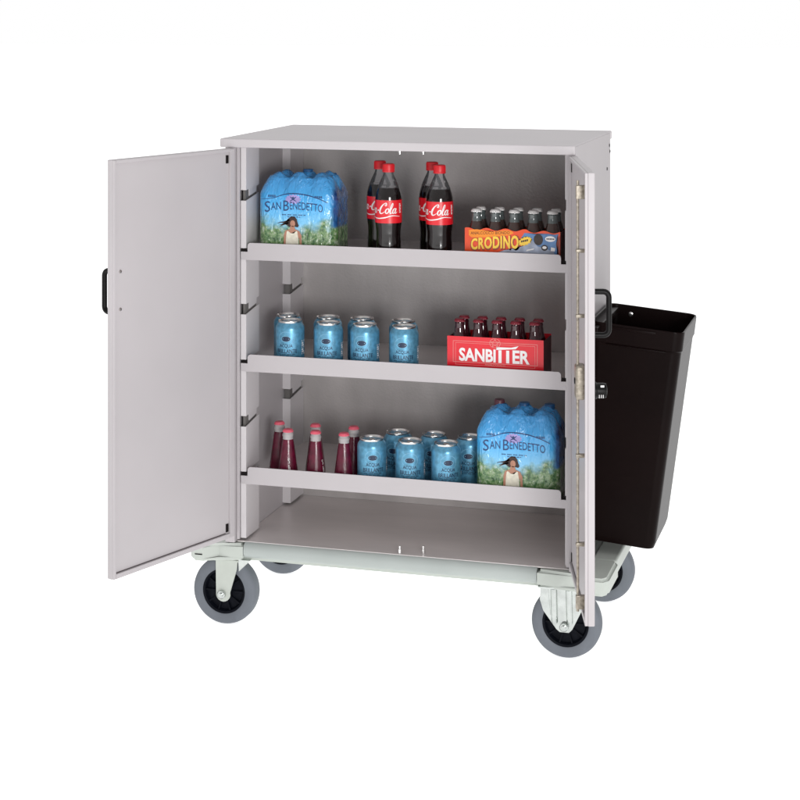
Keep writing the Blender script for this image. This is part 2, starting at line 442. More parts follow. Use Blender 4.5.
# corner and side bumpers
def bumper(poly, name='corner_bumper'):
    bm = bmesh.new()
    prism(bm, poly, lambda u,v,d:(u,v,d), -.0460, -.0042)
    es = [e for e in bm.edges if abs(e.verts[0].co.z-e.verts[1].co.z) < 1e-6]
    bmesh.ops.bevel(bm, geom=es, offset=.007, segments=3, affect='EDGES')
    return obj(name, bm, M['chassis'], cart)
bumper([(.0565,.0130),(.0565,.075),(-.022,.075),(-.022,.14),(-.066,.14),(-.075,.125),(-.075,-.002),(-.062,-.020),(-.036,-.020),(-.006,.0130)])
bumper([(.0565,.553),(.0565,.49),(-.022,.49),(-.022,.42),(-.066,.42),(-.075,.435),(-.075,.55),(-.062,.572),(-.036,.572),(-.006,.553)])
bumper([(.7985,.0130),(.7985,.075),(.905,.075),(.905,.14),(.966,.14),(.973,.125),(.973,.0),(.961,-.018),(.935,-.018),(.900,.0130)])
bumper([(.7985,.553),(.7985,.49),(.905,.49),(.905,.42),(.966,.42),(.973,.435),(.973,.55),(.961,.572),(.935,.572),(.900,.553)])
for x0, x1 in ((-.066,-.022),(.907,.967)):
    bm = bmesh.new(); box(bm, x0, x1, .1405, .4195, -.0448, -.0062, bev=.007, seg=3)
    obj('side_rail', bm, M['chassis'], cart)
# ledge that shows beside the right door
bxo('ledge', (.8905,.9055,.142,.418,-.040,-.0125), M['beam'], cart, bev=.003)
# brake lever slit at the left corner
bm = bmesh.new(); box(bm, -.057,-.038,-.0214,-.0198,-.029,-.0265); obj('brake_slit', bm, M['dark'], cart)

# castors
WR = .084
def castor(x, y, kind):
    c = empty_part('castor', cart, (x, y, FZ+WR))
    bm = bmesh.new()
    lathe(bm, [(.056,-.021),(.058,-.0225),(.076,-.021),(WR-.002,-.016),(WR,-.008),(WR,.008),(WR-.002,.016),(.076,.021),(.058,.0225),(.056,.021)], 64, axis='Y', cap0=False, cap1=False)
    obj('tyre', bm, M['tyre'], c, angle=45)
    bm = bmesh.new()
    lathe(bm, [(.012,-.025),(.016,-.024),(.020,-.013),(.047,-.010),(.051,-.019),(.0562,-.0205),(.0562,.0205),(.051,.019),(.047,.010),(.020,.013),(.016,.024),(.012,.025)], 48, axis='Y')
    for k in range(10):
        a = 2*PI*k/10
        box(bm, .018,.049,-.0016,.0016,-.017,.017, mat=Matrix.Rotation(a,4,'Y') @ Matrix.Rotation(PI/2,4,'X'))
    obj('hub', bm, M['hub'], c)
    bm = bmesh.new()
    ztop = -.047-(FZ+WR)
    if kind == 'fixed':
        for sy in (-1, 1):
            def fn(u,v,d): return (u, sy*d, v)
            outer = [(-.058,ztop),(.040,ztop),(.042,.055),(.040,.035),(.018,-.010),(.010,-.018),(-.012,-.018),(-.020,-.012),(-.052,.030),(-.060,.055)]
            prism(bm, outer, fn, .0275, .0300)
            # pressed ribs
            for u0, u1 in ((-.030,-.022),(.006,.014)):
                tube(bm, [fn(.5*(u0+u1),ztop-.004,.0300),fn(.5*(u0+u1)+.002,.010,.0300),fn(.5*(u0+u1)+.002,.000,.0220)], .0080, 18)
            prism(bm, [(-.050,ztop-.003),(-.040,ztop-.003),(-.034,.02),(-.042,.03)], fn, .0301, .0318)
        box(bm, -.062,.044,-.045,.045,ztop-.0005,ztop+.003)
        obj('fork', bm, M['zinc'], c)
    else:
        for sy in (-1, 1):
            def fn(u,v,d): return (u, sy*d, v)
            outer = [(-.018,ztop-.006),(.040,ztop-.006),(.038,.060),(.020,.000)]
            outer += [(.002+.019*math.cos(math.radians(a)), -.004+.019*math.sin(math.radians(a))) for a in range(-10,-191,-20)]
            prism(bm, outer, fn, .0275, .0305)
        box(bm, -.022,.042,-.030,.030,ztop-.009,ztop-.005)
        lathe(bm, [(.032,ztop-.005),(.036,ztop-.003),(.036,ztop),(.03,ztop+.002)], 32, (.018,0,0))
        obj('fork', bm, M['zinc_paint'], c)
        bm = bmesh.new()
        prism(bm, [(.041,ztop-.003),(.072,ztop-.003),(.066,ztop-.010),(.043,ztop-.032)], lambda u,v,d:(u,d,v), -.0285, .024)
        obj('brake_lever', bm, M['zinc'], c)
    bm = bmesh.new()
    lathe(bm, [(.0050,-.0445),(.0055,-.0440),(.0055,-.0400),(.009,-.040),(.0105,-.038),(.0105,-.0315)], 12, axis='Y', c=(-.001,0,-.004))
    obj('axle_bolt', bm, M['zinc'], c)
castor(.862, .060, 'fixed'); castor(.875, .485, 'fixed')
castor(-.004, .060, 'swivel'); castor(-.004, .475, 'swivel')

# doors: local u (width), n (inner normal), z
def door_frame(hx, hy, u, n):
    return lambda a, b, z: (hx+a*u[0]+b*n[0], hy+a*u[1]+b*n[1], z)
DZ0, DZ1 = .0168, .9771
def build_door(hx, hy, u, n, W, label):
    root_m = Matrix(((u[0],n[0],0,hx),(u[1],n[1],0,hy),(0,0,1,0),(0,0,0,1)))
    bm = bmesh.new()
    # outer skin and folded rim with a shallow recess on the inner side
    box(bm, 0, W, -.021, -.0062, DZ0, DZ1, bev=.0025, seg=3, mat=root_m)
    rim = .012
    box(bm, .0, .016, -.0064, 0, DZ0+.001, DZ1-.001, bev=.0012, seg=2, mat=root_m)
    box(bm, W-.008, W-.0003, -.0064, 0, DZ0+.001, DZ1-.001, bev=.0012, seg=2, mat=root_m)
    box(bm, .0165, W-.0085, -.0064, 0, DZ0+.0008, DZ0+rim, bev=.0012, seg=2, mat=root_m)
    box(bm, .0165, W-.0085, -.0064, 0, DZ1-rim*.7, DZ1-.0008, bev=.0012, seg=2, mat=root_m)
    d = obj('door', bm, M['paint'], cart); d['label'] = label
    for z in (DZ1-.036, DZ0+.016):
        bm = bmesh.new(); box(bm, .018, .027, -.0060, -.0046, z, z+.020, mat=root_m)
        obj('hinge_slot', bm, M['dark'], d)
    bm = bmesh.new(); box(bm, .028, W-.0095, -.0060, -.0052, DZ0+rim+.0004, DZ0+rim+.0022, mat=root_m)
    obj('rim_groove', bm, M['groove'], d)
    return d, root_m
def d_handle(parent, mtx, a, z0, z1, out=.034):
    bm = bmesh.new()
    pts = []
    r = .012; b0 = -.0205
    pts.append((a, b0, z0+.006)); pts.append((a, b0-out+r, z0+.006))
    for k in range(1,6): 
        t = math.radians(90*k/5); pts.append((a, b0-out+r-r*math.sin(t), z0+.006+r-r*math.cos(t)))
    for k in range(0,6):
        t = math.radians(90*k/5); pts.append((a, b0-out+r-r*math.cos(t), z1-.006-r+r*math.sin(t)))
    pts.append((a, b0, z1-.006))
    tube(bm, [mtx @ Vector(p) for p in pts], .0062, 12)
    return obj('handle', bm, M['black'], parent)

uL = Vector((-.3333,-.9428)); nL = Vector((.9428,-.3333))
dL, mL = build_door(.0404, 0., uL, nL, .4221, 'open door seen on its flat inner side')
d_handle(dL, mL, .405, .619, .726, .026)
for z in (.632, .719):
    bm = bmesh.new(); lathe(bm, [(.0038,-.0062),(.0038,-.0045),(.0025,-.0040)], 14, (.395,0,z), axis='Y', mat=mL)
    obj('screw', bm, M['screw'], dL)

uR = Vector((.2657,-.9640)); nR = Vector((-.9640,-.2657))
dR, mR = build_door(.8768, 0., uR, nR, .4219, 'door seen almost edge on with a lock rod')
d_handle(dR, mR, .385, .621, .726, .034)
# lock rod with guides and latch box on the inner face
rods = []
for za, zb in ((.03,.487),(.558,.955)):
    bm = bmesh.new()
    tube(bm, [mR @ Vector((.362,.010,za)), mR @ Vector((.362,.010,zb))], .0030, 10)
    rods.append(obj('lock_rod', bm, M['brass'], dR))
for z in (.035, .17, .36, .66, .80, .915):
    h = .030 if z in (.035, .915) else .008
    bm = bmesh.new()
    box(bm, .356,.368,-.0058,.0145,z,z+h, bev=.002, mat=mR)
    box(bm, .350,.374,-.0058,-.003,z+h*.2,z+h*.8, bev=.001, mat=mR)
    obj('rod_guide', bm, M['brass'], rods[0 if z < .5 else 1])
bm = bmesh.new()
box(bm, .340,.384,-.0058,.016,.487,.560, bev=.006, seg=3, mat=mR)
lb_ = obj('latch_box', bm, M['brass'], dR)
bm = bmesh.new()
lathe(bm, [(.007,0),(.007,.0015),(.004,.002)], 16, (0,0,0), axis='Y', mat=mR @ Matrix.Translation((.362,.0158,.525)))
obj('latch_boss', bm, M['hub'], lb_)
# combination lock knob on the outer face
bm = bmesh.new()
lathe(bm, [(.018,-.0212),(.0185,-.028),(.0165,-.030),(.0165,-.044),(.0150,-.050),(.008,-.0515)], 28, axis='Y')
bmesh.ops.transform(bm, matrix=mR @ Matrix.Translation((.372,0,.506)), verts=bm.verts[:])
kn = obj('lock_knob', bm, M['black'], dR)
for k in range(3):
    bm = bmesh.new(); box(bm, -.0006,.0006,-.0006,.0006,-.0035,.0035, mat=mR @ Matrix.Translation((.3895,-.0335-.0042*k,.497)))
    obj('dial_mark', bm, M['white_ink'], kn)
bm = bmesh.new(); box(bm, -.0008,.0008,-.004,.004,-.0022,.0022, bev=.0005, mat=mR @ Matrix.Translation((.3850,-.0405,.5175)))
obj('dial_mark', bm, M['white_ink'], kn)

# ------------------------------------------------------------------ waste bin on the right side
wb = thing('waste_bin', 'tall black plastic waste bin hung on the right side of the cart', 'bin', (1.012, .306, .5545))
wb.rotation_euler = (0, math.radians(5.2), 0)
def ring(w, d, z, r=.022, n=6): return [(x,y,z) for x,y in rrect(w,d,r,n)]
bm = bmesh.new()
levels = [ring(.150,.228,-.537,.02), ring(.170,.250,-.534,.022), ring(.178,.258,-.518,.024), ring(.219,.274,-.055,.024), ring(.221,.276,-.050,.024), ring(.225,.282,-.047,.025),
          ring(.228,.285,-.004,.025), ring(.226,.283,0,.025), ring(.219,.276,-.001,.022), ring(.215,.272,-.050,.022), ring(.172,.250,-.510,.02), ring(.150,.228,-.524,.02)]
vs = [[bm.verts.new(p) for p in l] for l in levels]
for i in range(len(vs)-1):
    n = len(vs[i])
    for k in range(n): bm.faces.new((vs[i][k], vs[i][(k+1)%n], vs[i+1][(k+1)%n], vs[i+1][k]))
bm.faces.new(vs[0][::-1]); bm.faces.new(vs[-1])
obj('bin_body', bm, M['bin'], wb, angle=25)
bm = bmesh.new()
box(bm, -.062,.048,-.1455,-.1400,-.012,-.006, bev=.001)
box(bm, -.070,.075,-.1405,-.1370,-.0535,-.0500, bev=.001)
obj('rim_ledge', bm, M['bin'], wb)
bm = bmesh.new()
lathe(bm, [(.006,0),(.006,-.0015),(.0035,-.0025)], 14, (-.055,.1368,-.022), axis='Y')
obj('screw', bm, M['steel'], wb)
# hanger frame on the cart side
bm = bmesh.new()
box(bm, .8925,.926,.12,.47,.536,.556, bev=.004)
obj('bin_bracket', bm, M['bin'], cart)

# ------------------------------------------------------------------ cans
CR, CH = .0362, .1208
def cyl(R, a0=0.): 
    return lambda u, v: (R*math.sin(a0+u/R), -R*math.cos(a0+u/R), v)
def make_can(label):
    t = thing('drink_can', label, 'can', group='blue drink cans on the shelves')
    bm = bmesh.new()
    lathe(bm, [(.024,.001),(.026,.0),(.0285,.003),(.0345,.010),(CR,.0155),(CR,.1000),(.0356,.1045),(.0336,.1090),(.0300,.1140),(.0288,.1158)], 48)
    obj('can_body', bm, M['can'], t)
    bm = bmesh.new()
    lathe(bm, [(.0288,.1159),(.0291,.1175),(.0295,.1192),(.0292,.1206),(.0285,.1208),(.0277,.1196),(.0268,.1160),(.025,.1156),(.006,.1158)], 40, cap0=False)
    lid = obj('can_lid', bm, M['alu'], t)
    bm = bmesh.new()
    prism(bm, [(u,v-.004) for u,v in rrect(.013,.022,.006,5)], lambda u,v,d:(u,v,d), .1166, .1176)
    disc(bm, lambda u,v:(u,v,.1161), 0, -.0145, .0085, .0065, 20)
    obj('pull_tab', bm, M['alu'], lid)
    f = cyl(CR+.0004)
    bm = bmesh.new()
    put_text(bm, 'ACQUA', f, .0345, .0098, 0, .0610, .012)
    put_text(bm, 'BRILLANTE', f, .0540, .0098, .002, .0485, .012)
    for k,(w,z) in enumerate(((.046,.0395),(.034,.0355))):
        n = 14
        for i in range(n):
            if (i+k) % 4 != 3: flat(bm, [(-w/2+w*i/n, z), (-w/2+w*(i+.8)/n, z), (-w/2+w*(i+.8)/n, z+.0016), (-w/2+w*i/n, z+.0016)], f)
    obj('lettering', bm, M['can_dark'], t, smooth=False)
    bm = bmesh.new(); disc(bm, f, 0, .0785, .0118, .0064, 28)
    bd = obj('badge', bm, M['can_dark'], t, smooth=False)
    g = cyl(CR+.0007)
    bm = bmesh.new()
    disc(bm, g, 0, .0785, .0125, .0071, 32, .90)
    flat(bm, [(-.0085,.0776),(.0085,.0776),(.0085,.0794),(-.0085,.0794)], g)
    disc(bm, f, 0, .0790, .0205, .0175, 40, .965)
    for k in range(16):
        a = PI*(k/15)
        disc(bm, f, .0192*math.cos(a), .0800+.0160*math.sin(a), .0010, .0010, 6)
    obj('badge_ring', bm, M['can_pale'], bd, smooth=False)
    bm = bmesh.new()
    for k in range(7): flat(bm, [(.044,.038+.0052*k),(.0575-.003*(k%3),.038+.0052*k),(.0575-.003*(k%3),.0415+.0052*k),(.044,.0415+.0052*k)], f)
    obj('side_print', bm, M['white_ink'], t, smooth=False)
    return t
ordn = ['first','second','third','fourth']
can0 = None
canpos = []
for i,(x,y) in enumerate(((.1582,.076),(.2601,.073),(.3539,.074),(.4541,.075))): canpos.append((x,y,TR[1],(3,8,4,9)[i], f'{ordn[i]} blue can from the left in the front row on the middle shelf'))
for i,(x,y) in enumerate(((.1266,.151),(.2335,.149),(.3225,.152),(.4315,.150))): canpos.append((x,y,TR[1],8-4*i, f'{ordn[i]} blue can from the left in the back row on the middle shelf'))
for i,(x,y) in enumerate(((.3722,.075),(.4694,.076),(.5604,.077))): canpos.append((x,y,TR[2],(20,14,23)[i], f'{ordn[i]} blue can from the left in the front row on the bottom shelf'))
for i,(x,y) in enumerate(((.4158,.156),(.5081,.157),(.6000,.155))): canpos.append((x,y,TR[2],(-6,4,8)[i], f'{ordn[i]} blue can from the left in the back row on the bottom shelf'))
for x,y,z,a,l in canpos:
    if can0 is None:
        can0 = make_can(l); can0.location = (x,y,z); can0.rotation_euler = (0,0,math.radians(a))
    else: dup(can0, (x,y,z), math.radians(a), l)

# ------------------------------------------------------------------ cola bottles
def cola_script(bm, f, h):
    """hand-drawn flowing script, letters as calligraphic strokes; h = x-height unit"""
    def S(pts, w, dx): ribbon(bm, [((x+.22*y+dx)*h, y*h) for x,y in pts], [q*h for q in w], f)
    def bigC(dx):
        S([(1.35,1.55),(1.25,1.95),(.95,1.95),(.55,1.55),(.25,.95),(.2,.35),(.45,.0),(.85,.05),(1.2,.35)], [.16,.16,.12,.22,.36,.36,.24,.14,.08], dx)
        S([(1.35,1.55),(1.15,1.45),(1.05,1.65),(1.2,1.85)], [.18,.12,.1,.08], dx)
    def o(dx): S([(.45,.95),(.15,.75),(.1,.3),(.35,.0),(.65,.25),(.68,.7),(.45,.95),(.75,.85)], [.12,.22,.28,.16,.2,.24,.14,.08], dx)
    def c(dx): S([(.6,.75),(.42,.95),(.15,.7),(.12,.25),(.38,.0),(.75,.3)], [.14,.14,.26,.28,.16,.08], dx)
    def a(dx):
        S([(.62,.8),(.4,.95),(.15,.7),(.1,.25),(.3,.0),(.55,.35),(.66,.9)], [.1,.14,.24,.26,.14,.12,.14], dx)
        S([(.68,.95),(.6,.4),(.66,.05),(.9,.1),(1.05,.35)], [.24,.26,.2,.12,.06], dx)
    def l(dx): S([(.0,.3),(.3,.9),(.42,1.6),(.3,1.95),(.15,1.5),(.12,.6),(.22,.05),(.5,.1),(.65,.35)], [.06,.1,.14,.14,.2,.26,.2,.12,.06], dx)
    bigC(-4.9); o(-3.7); c(-2.9); a(-2.1)
    S([(-.9,.55),(-.55,.6)], [.22,.22], 0)
    bigC(-.45); o(.85); l(1.7); a(2.25)
def make_cola(label):
    t = thing('cola_bottle', label, 'bottle', group='cola bottles on the top shelf')
    prof = [(.020,.002),(.026,.0),(.0300,.005),(.0318,.015),(.0316,.030),(.0312,.046),(.0304,.060),(.0308,.076),(.0324,.088),(.0330,.094),(.0330,.153),(.0326,.160),(.0306,.1700)]
    up = [(.0306,.170),(.0272,.1810),(.0215,.1945),(.0162,.2055),(.0128,.213),(.0120,.217),(.0150,.2185),(.0150,.2205),(.0118,.2215),(.0118,.2245)]
    bm = bmesh.new()
    lathe(bm, [(.019,.003)]+[(max(.003,r-.0006),z+.0004) for r,z in prof]+[(.0262,.1825)], 48)
    # base petal grooves are hidden; contour waist stays
    obj('cola_fill', bm, M['cola'], t)
    bm = bmesh.new(); lathe(bm, up[1:], 40, cap0=False, cap1=False)
    obj('bottle_shell', bm, M['pet'], t)
    bm = bmesh.new()
    pr = [(.0131,.2222)]
    lathe(bm, [(.0152,.2188),(.0154,.2195),(.0154,.2222),(.0148,.2230),(.0148,.2370),(.0138,.2388),(.0125,.2392)], 36)
    for k in range(36):
        a = 2*PI*k/36
        box(bm, .0146,.0152,-.0006,.0006,.2235,.2365, mat=Matrix.Rotation(a,4,'Z'))
    obj('cap', bm, M['red_cap'], t)
    bm = bmesh.new(); lathe(bm, [(.0334,.0960),(.0334,.1520)], 48, cap0=False, cap1=False)
    lb = obj('label_wrap', bm, M['cola_label'], t)
    f0 = cyl(.0337, math.radians(0)); f = lambda u,v: f0(u-.018, v+.1200)
    bm = bmesh.new()
    cola_script(bm, f, .0128)
    ribbon(bm, [(-.040,-.007),(-.012,-.0125),(.010,-.0105),(.030,-.0055),(.052,-.008)], [.0006,.0022,.0030,.0022,.0008], f)
    for k in range(6): flat(bm, [(.050,.001+.0040*k),(.057-.002*(k%2),.001+.0040*k),(.057-.002*(k%2),.0034+.0040*k),(.050,.0034+.0040*k)], f)
    obj('script', bm, M['white_ink'], lb, smooth=False)
    return t
c0 = make_cola('front cola bottle of the left pair on the top shelf')
c0.location = (.4146,.075,TR[0]); c0.rotation_euler = (0,0,math.radians(12))
dup(c0, (.5441,.075,TR[0]), math.radians(15), 'front cola bottle of the right pair on the top shelf')
dup(c0, (.3704,.150,TR[0]), math.radians(14), 'back cola bottle of the left pair on the top shelf')
dup(c0, (.5056,.150,TR[0]), math.radians(9), 'back cola bottle of the right pair on the top shelf')

# ------------------------------------------------------------------ small red bottles
def crown(bm, r, z, seg=21, h=.007):
    n = seg*2; rings = []
    for i,(rr,zz,fl) in enumerate(((1.0,z,.06),(1.0,z+h*.35,.05),(.93,z+h*.75,.0),(.80,z+h,0),(.4,z+h*1.05,0))):
        rings.append([bm.verts.new((r*rr*(1+(fl if k%2 else -fl))*math.cos(2*PI*k/n), r*rr*(1+(fl if k%2 else -fl))*math.sin(2*PI*k/n), zz)) for k in range(n)])
    for i in range(len(rings)-1):
        for k in range(n): bm.faces.new((rings[i][k], rings[i][(k+1)%n], rings[i+1][(k+1)%n], rings[i+1][k]))
    bm.faces.new(rings[-1])
def make_red(label):
    t = thing('aperitif_bottle', label, 'bottle', group='small red bottles on the bottom shelf')
    bm = bmesh.new()
    lathe(bm, [(.019,.002),(.0225,.0),(.0252,.003),(.0256,.012),(.0245,.024),(.0150,.094),(.0138,.1000),(.0132,.1030)], 40)
    obj('bottle_body', bm, M['red_drink'], t)
    bm = bmesh.new()
    lathe(bm, [(.0134,.1032),(.0130,.1065),(.0132,.1095),(.0140,.1110),(.0140,.1145),(.0124,.1165),(.0114,.1225)], 32)
    obj('neck', bm, M['neck_glass'], t)
    bm = bmesh.new(); crown(bm, .0128, .1205); obj('crown_cap', bm, M['crown'], t)
    f = lambda u,v: ((lambda R: (R*math.sin(u/R), -R*math.cos(u/R), v))(.0256 - max(0,(v-.018))*.1335 + .0006))
    bm = bmesh.new()
    ribbon(bm, [(.002,.056),(-.0005,.058),(-.002,.0555),(.0005,.0525),(.002,.049),(.0005,.047),(-.002,.0485)], [.0008,.0012,.0012,.0013,.0012,.001,.0008], f)
    flat(bm, [(-.0008,.026),(.0012,.026),(.0010,.043),(-.0008,.043)], f)
    flat(bm, [(.0026,.029),(.0036,.029),(.0034,.038),(.0026,.038)], f)
    obj('lettering', bm, M['white_ink'], t, smooth=False)  # pale lettering whose upright strokes also paint in glare on the glass
    return t
r0 = make_red('front small red bottle at the left end of the bottom shelf')
r0.location = (.1532,.075,TR[2]); r0.rotation_euler = (0,0,math.radians(25))
for x,y,a,l in ((.2258,.076,70,'front small red bottle of the middle pair on the bottom shelf'),
              (.2999,.075,140,'front small red bottle of the right pair, beside the blue cans'),
              (.1052,.146,160,'back small red bottle at the left end of the bottom shelf'),
              (.2016,.146,230,'back small red bottle of the middle pair on the bottom shelf'),
              (.3025,.147,200,'back small red bottle of the right pair, behind the blue cans')):
    dup(r0, (x,y,TR[2]), math.radians(a), l)

# ------------------------------------------------------------------ water packs in printed film
PW, PD, PH = .204, .134, .205
def pack_ring(t, N=120):
    """t 0..1 height fraction up the wall; returns list of xyz"""
    z = t*(PH-.004)
    if t < .06: ins = .010*(1-t/.06)**2
    elif t < .78: ins = 0
    else: ins = .019*((t-.78)/.22)**1.25
    sc = max(0, (t-.72)/.28)**.9 if t > .72 else 0
    pts = []
    base = rrect(PW-2*ins, PD-2*ins, .030, 8)
    # resample evenly
    P = []; n = len(base); tot = 0; segs = []
    for i in range(n):
        l = math.dist(base[i], base[(i+1)%n]); segs.append(l); tot += l
    for k in range(N):
        s = tot*k/N; i = 0
        while s > segs[i]: s -= segs[i]; i += 1
        a, b = base[i], base[(i+1)%n]; q = s/segs[i] if segs[i] else 0
        P.append((a[0]+(b[0]-a[0])*q, a[1]+(b[1]-a[1])*q))
    for x, y in P:
        gx = 1 if abs(x) > PW/3 else math.cos(PI*x/(PW/3))**2
        gy = 1 if abs(y) > PD/4 else math.sin(PI*y/(PD/2))**2
        lobe = min(gx, gy)
        q = sc*(1-lobe**.32)
        kx = 1 - (.13*q if gy < gx else 0); ky = 1 - (.20*q if gx <= gy else 0)
        pts.append((x*kx, y*ky, z - .0045*(1-gx**.5)*max(0,(t-.9)/.1)))
    return pts
def bump_h(x, y):
    h = 0
    for cx in (-PW/3, 0, PW/3):
        for cy in (-PD/4, PD/4):
            d = math.hypot(x-cx*.92, y-cy*.95)
            h = max(h, math.exp(-(d/.0245)**3))
    return h
def pack_front(u, v):
    """y of the film's front face at width u and height v (same rule as pack_ring)"""
    t = v/(PH-.004)
    ins = 0 if t < .78 else .019*((t-.78)/.22)**1.25
    sc = ((t-.72)/.28)**.9 if t > .72 else 0
    gx = 1 if abs(u) > PW/3 else math.cos(PI*u/(PW/3))**2
    return -(PD/2-ins)*(1-.20*sc*(1-gx**.32))
pf = lambda u, v: (u, pack_front(u,v)-.0007, v)
pf2 = lambda u, v: (u, pack_front(u,v)-.0011, v)
pf3 = lambda u, v: (u, pack_front(u,v)-.0015, v)
def make_pack(label, caps):
    t = thing('water_bottle_pack', label, 'bottle pack', group='shrink-wrapped water packs')
    bm = bmesh.new()
    rings = []
    for k in [0,.02,.04,.06,.2,.35,.5,.65,.72,.78,.82,.86,.90,.94,.97,1.0]:
        rings.append(pack_ring(k))
    last = rings[-1]
    for s in (.93,.85,.75,.65,.52,.4,.27,.14,.05):
        rings.append([(x*s, y*s, z-.010*(1-s)**.6+.0155*bump_h(x*s,y*s)*min(1,(1-s)*4)) for x,y,z in last])
    vs = [[bm.verts.new(p) for p in r] for r in rings]
    for i in range(len(vs)-1):
        n = len(vs[i])
        for k in range(n): bm.faces.new((vs[i][k], vs[i][(k+1)%n], vs[i+1][(k+1)%n], vs[i+1][k]))
    bm.faces.new(vs[0][::-1]); bm.faces.new(vs[-1])
    film = obj('shrink_film', bm, M['film'], t, angle=60)
    # lettering, arched like the print
    bm = bmesh.new()
    arc = lambda u,v,U,V: (U, V + .004 - .022*(u*u)*1.0)
    small = lambda s, w, h, cu, cv: put_text(bm, s, pf, w, h, cu, cv)
    def arch(cu): return .126 + .0050 - .9*(cu+.006)**2
    X0 = -.0835
    # big initials, smaller capitals
    for s, w, h, cu in (('S',.0140,.0265,-.0735),('AN',.0260,.0190,-.0510),('B',.0145,.0255,-.0240),('ENEDETTO',.0860,.0190,.0285)):
        wp = lambda u,v,U,V,cu=cu: (U, V + arch(cu+U))
        put_text(bm, s, pf, w, h, cu, 0, .0, 1., wp)
    for w, z in ((.062,.1070),(.034,.1020)):
        n = 22
        for i in range(n):
            if i % 5 != 4: flat(bm, [(-w/2+w*i/n-.004, z), (-w/2+w*(i+.75)/n-.004, z), (-w/2+w*(i+.75)/n-.004, z+.0022), (-w/2+w*i/n-.004, z+.0022)], pf)
    # dark arched line across the pack
    ribbon(bm, [(-.090,.1450),(-.060,.1485),(-.030,.1580),(-.002,.1610),(.030,.1575),(.060,.1500),(.084,.1400)], [.0010,.0014,.0020,.0024,.0024,.0020,.0014], pf)
    for cu in (-.062,.060):
        n = 6
        for i in range(n): flat(bm, [(cu-.010+.0035*i,.151),(cu-.0078+.0035*i,.151),(cu-.0078+.0035*i,.1565),(cu-.010+.0035*i,.1565)], pf)
    obj('lettering', bm, M['navy'], film, smooth=False)
    bm = bmesh.new()
    n = 28
    gl = lambda u, v: (u, pack_front(u,v)-.0004, v)
    for k in range(n):
        ring = lambda j, s: (-.006+s*(.0225 if j%2 else .0165)*math.cos(2*PI*j/n), .1470+s*(.0125 if j%2 else .0100)*math.sin(2*PI*j/n))
        for s0, s1 in ((.02,.35),(.35,.7),(.7,1.)):
            bm.faces.new([bm.verts.new(gl(*q)) for q in (ring(k,s0), ring(k,s1), ring(k+1,s1), ring(k+1,s0))])
    obj('emblem_glow', bm, M['violet'], film, smooth=False)
    bm = bmesh.new()
    ribbon(bm, [(-.0145,.1420),(-.006,.1470),(.0025,.1535)], [.001,.0034,.001], pf); ribbon(bm, [(-.0135,.1530),(-.006,.1470),(.0030,.1415)], [.001,.0034,.001], pf2)
    disc(bm, pf2, -.006, .1505, .0022, .0026, 12)
    obj('emblem', bm, M['navy'], film, smooth=False)
    # printed figure: dark hair blown to the left, cream dress
    bm = bmesh.new()
    gx = -.010; _pf, _pf2, _pf3 = pf, pf2, pf3
    q = lambda F: (lambda u, v: F(gx+(u-gx)*1.28, .040+(v-.030)*1.10))
    pf_, pf2_, pf3_ = q(_pf), q(_pf2), q(_pf3)
    flat(bm, [(gx-.019,.071),(gx-.012,.0765),(gx-.007,.083),(gx-.001,.0885),(gx+.006,.0885),(gx+.0105,.083),(gx+.0125,.075),(gx+.0150,.068),(gx+.0125,.064),(gx+.006,.066),(gx-.004,.064),(gx-.009,.068),(gx-.013,.0705),(gx-.025,.0685)], pf_)
    ribbon(bm, [(gx-.004,.081),(gx-.014,.0755),(gx-.022,.0745),(gx-.029,.072)], [.004,.0035,.002,.0005], pf_)
    ribbon(bm, [(gx-.006,.074),(gx-.015,.0705),(gx-.024,.0655)], [.004,.003,.0005], pf_)
    obj('printed_hair', bm, M['hair'], film, smooth=False)
    bm = bmesh.new()
    disc(bm, pf2_, gx+.0025, .0725, .0052, .0075, 16)
    flat(bm, [(gx-.002,.067),(gx+.006,.067),(gx+.0075,.060),(gx+.016,.056),(gx+.0205,.046),(gx+.0215,.016),(gx+.0175,.016),(gx+.0160,.040),(gx-.0105,.040),(gx-.0125,.016),(gx-.0165,.016),(gx-.0155,.046),(gx-.0125,.056),(gx-.003,.060)], pf2_)
    obj('printed_skin', bm, M['skin'], film, smooth=False)
    bm = bmesh.new()
    flat(bm, [(gx-.0095,.054),(gx-.0075,.056),(gx-.001,.0505),(gx+.005,.0505),(gx+.0100,.0565),(gx+.0120,.055),(gx+.0140,.040),(gx+.0155,.016),(gx-.0120,.016),(gx-.0110,.040)], pf3_)
    obj('printed_dress', bm, M['dress'], film, smooth=False)
    # shrink-wrapped bottles, seen where their caps push the film up
    for i, cx in enumerate((-PW/3, 0, PW/3)):
        for j, cy in enumerate((-PD/4, PD/4)):
            bx, by = cx*.92, cy*.95
            bm = bmesh.new(); lathe(bm, [(.024,.004),(.028,.008),(.028,.14),(.024,.165),(.013,.185),(.0125,.190)], 24, (bx,by,0))
            b = obj('water_bottle', bm, M['water'], t)
            top_z = PH+(.0125 if caps[i] == 'cap_maroon' else .0085 if caps[i] == 'cap_blue' else .0) if j else PH-.010
            bm = bmesh.new(); lathe(bm, [(.0130,.1905),(.0130,top_z-.002),(.0118,top_z)], 24, (bx,by,0))
            obj('cap', bm, M[caps[i] or 'cap_blue'] if j else M['cap_blue'], b)
    return t
pk = make_pack('blue shrink-wrapped water bottle pack at the left end of the top shelf', (None,'cap_blue',None))
pk.location = (.1815,.050+PD/2,TR[0])
pk2 = make_pack('blue shrink-wrapped water bottle pack at the right end of the bottom shelf', ('cap_maroon','cap_blue','cap_blue'))
pk2.location = (.7395,.050+PD/2,TR[2])

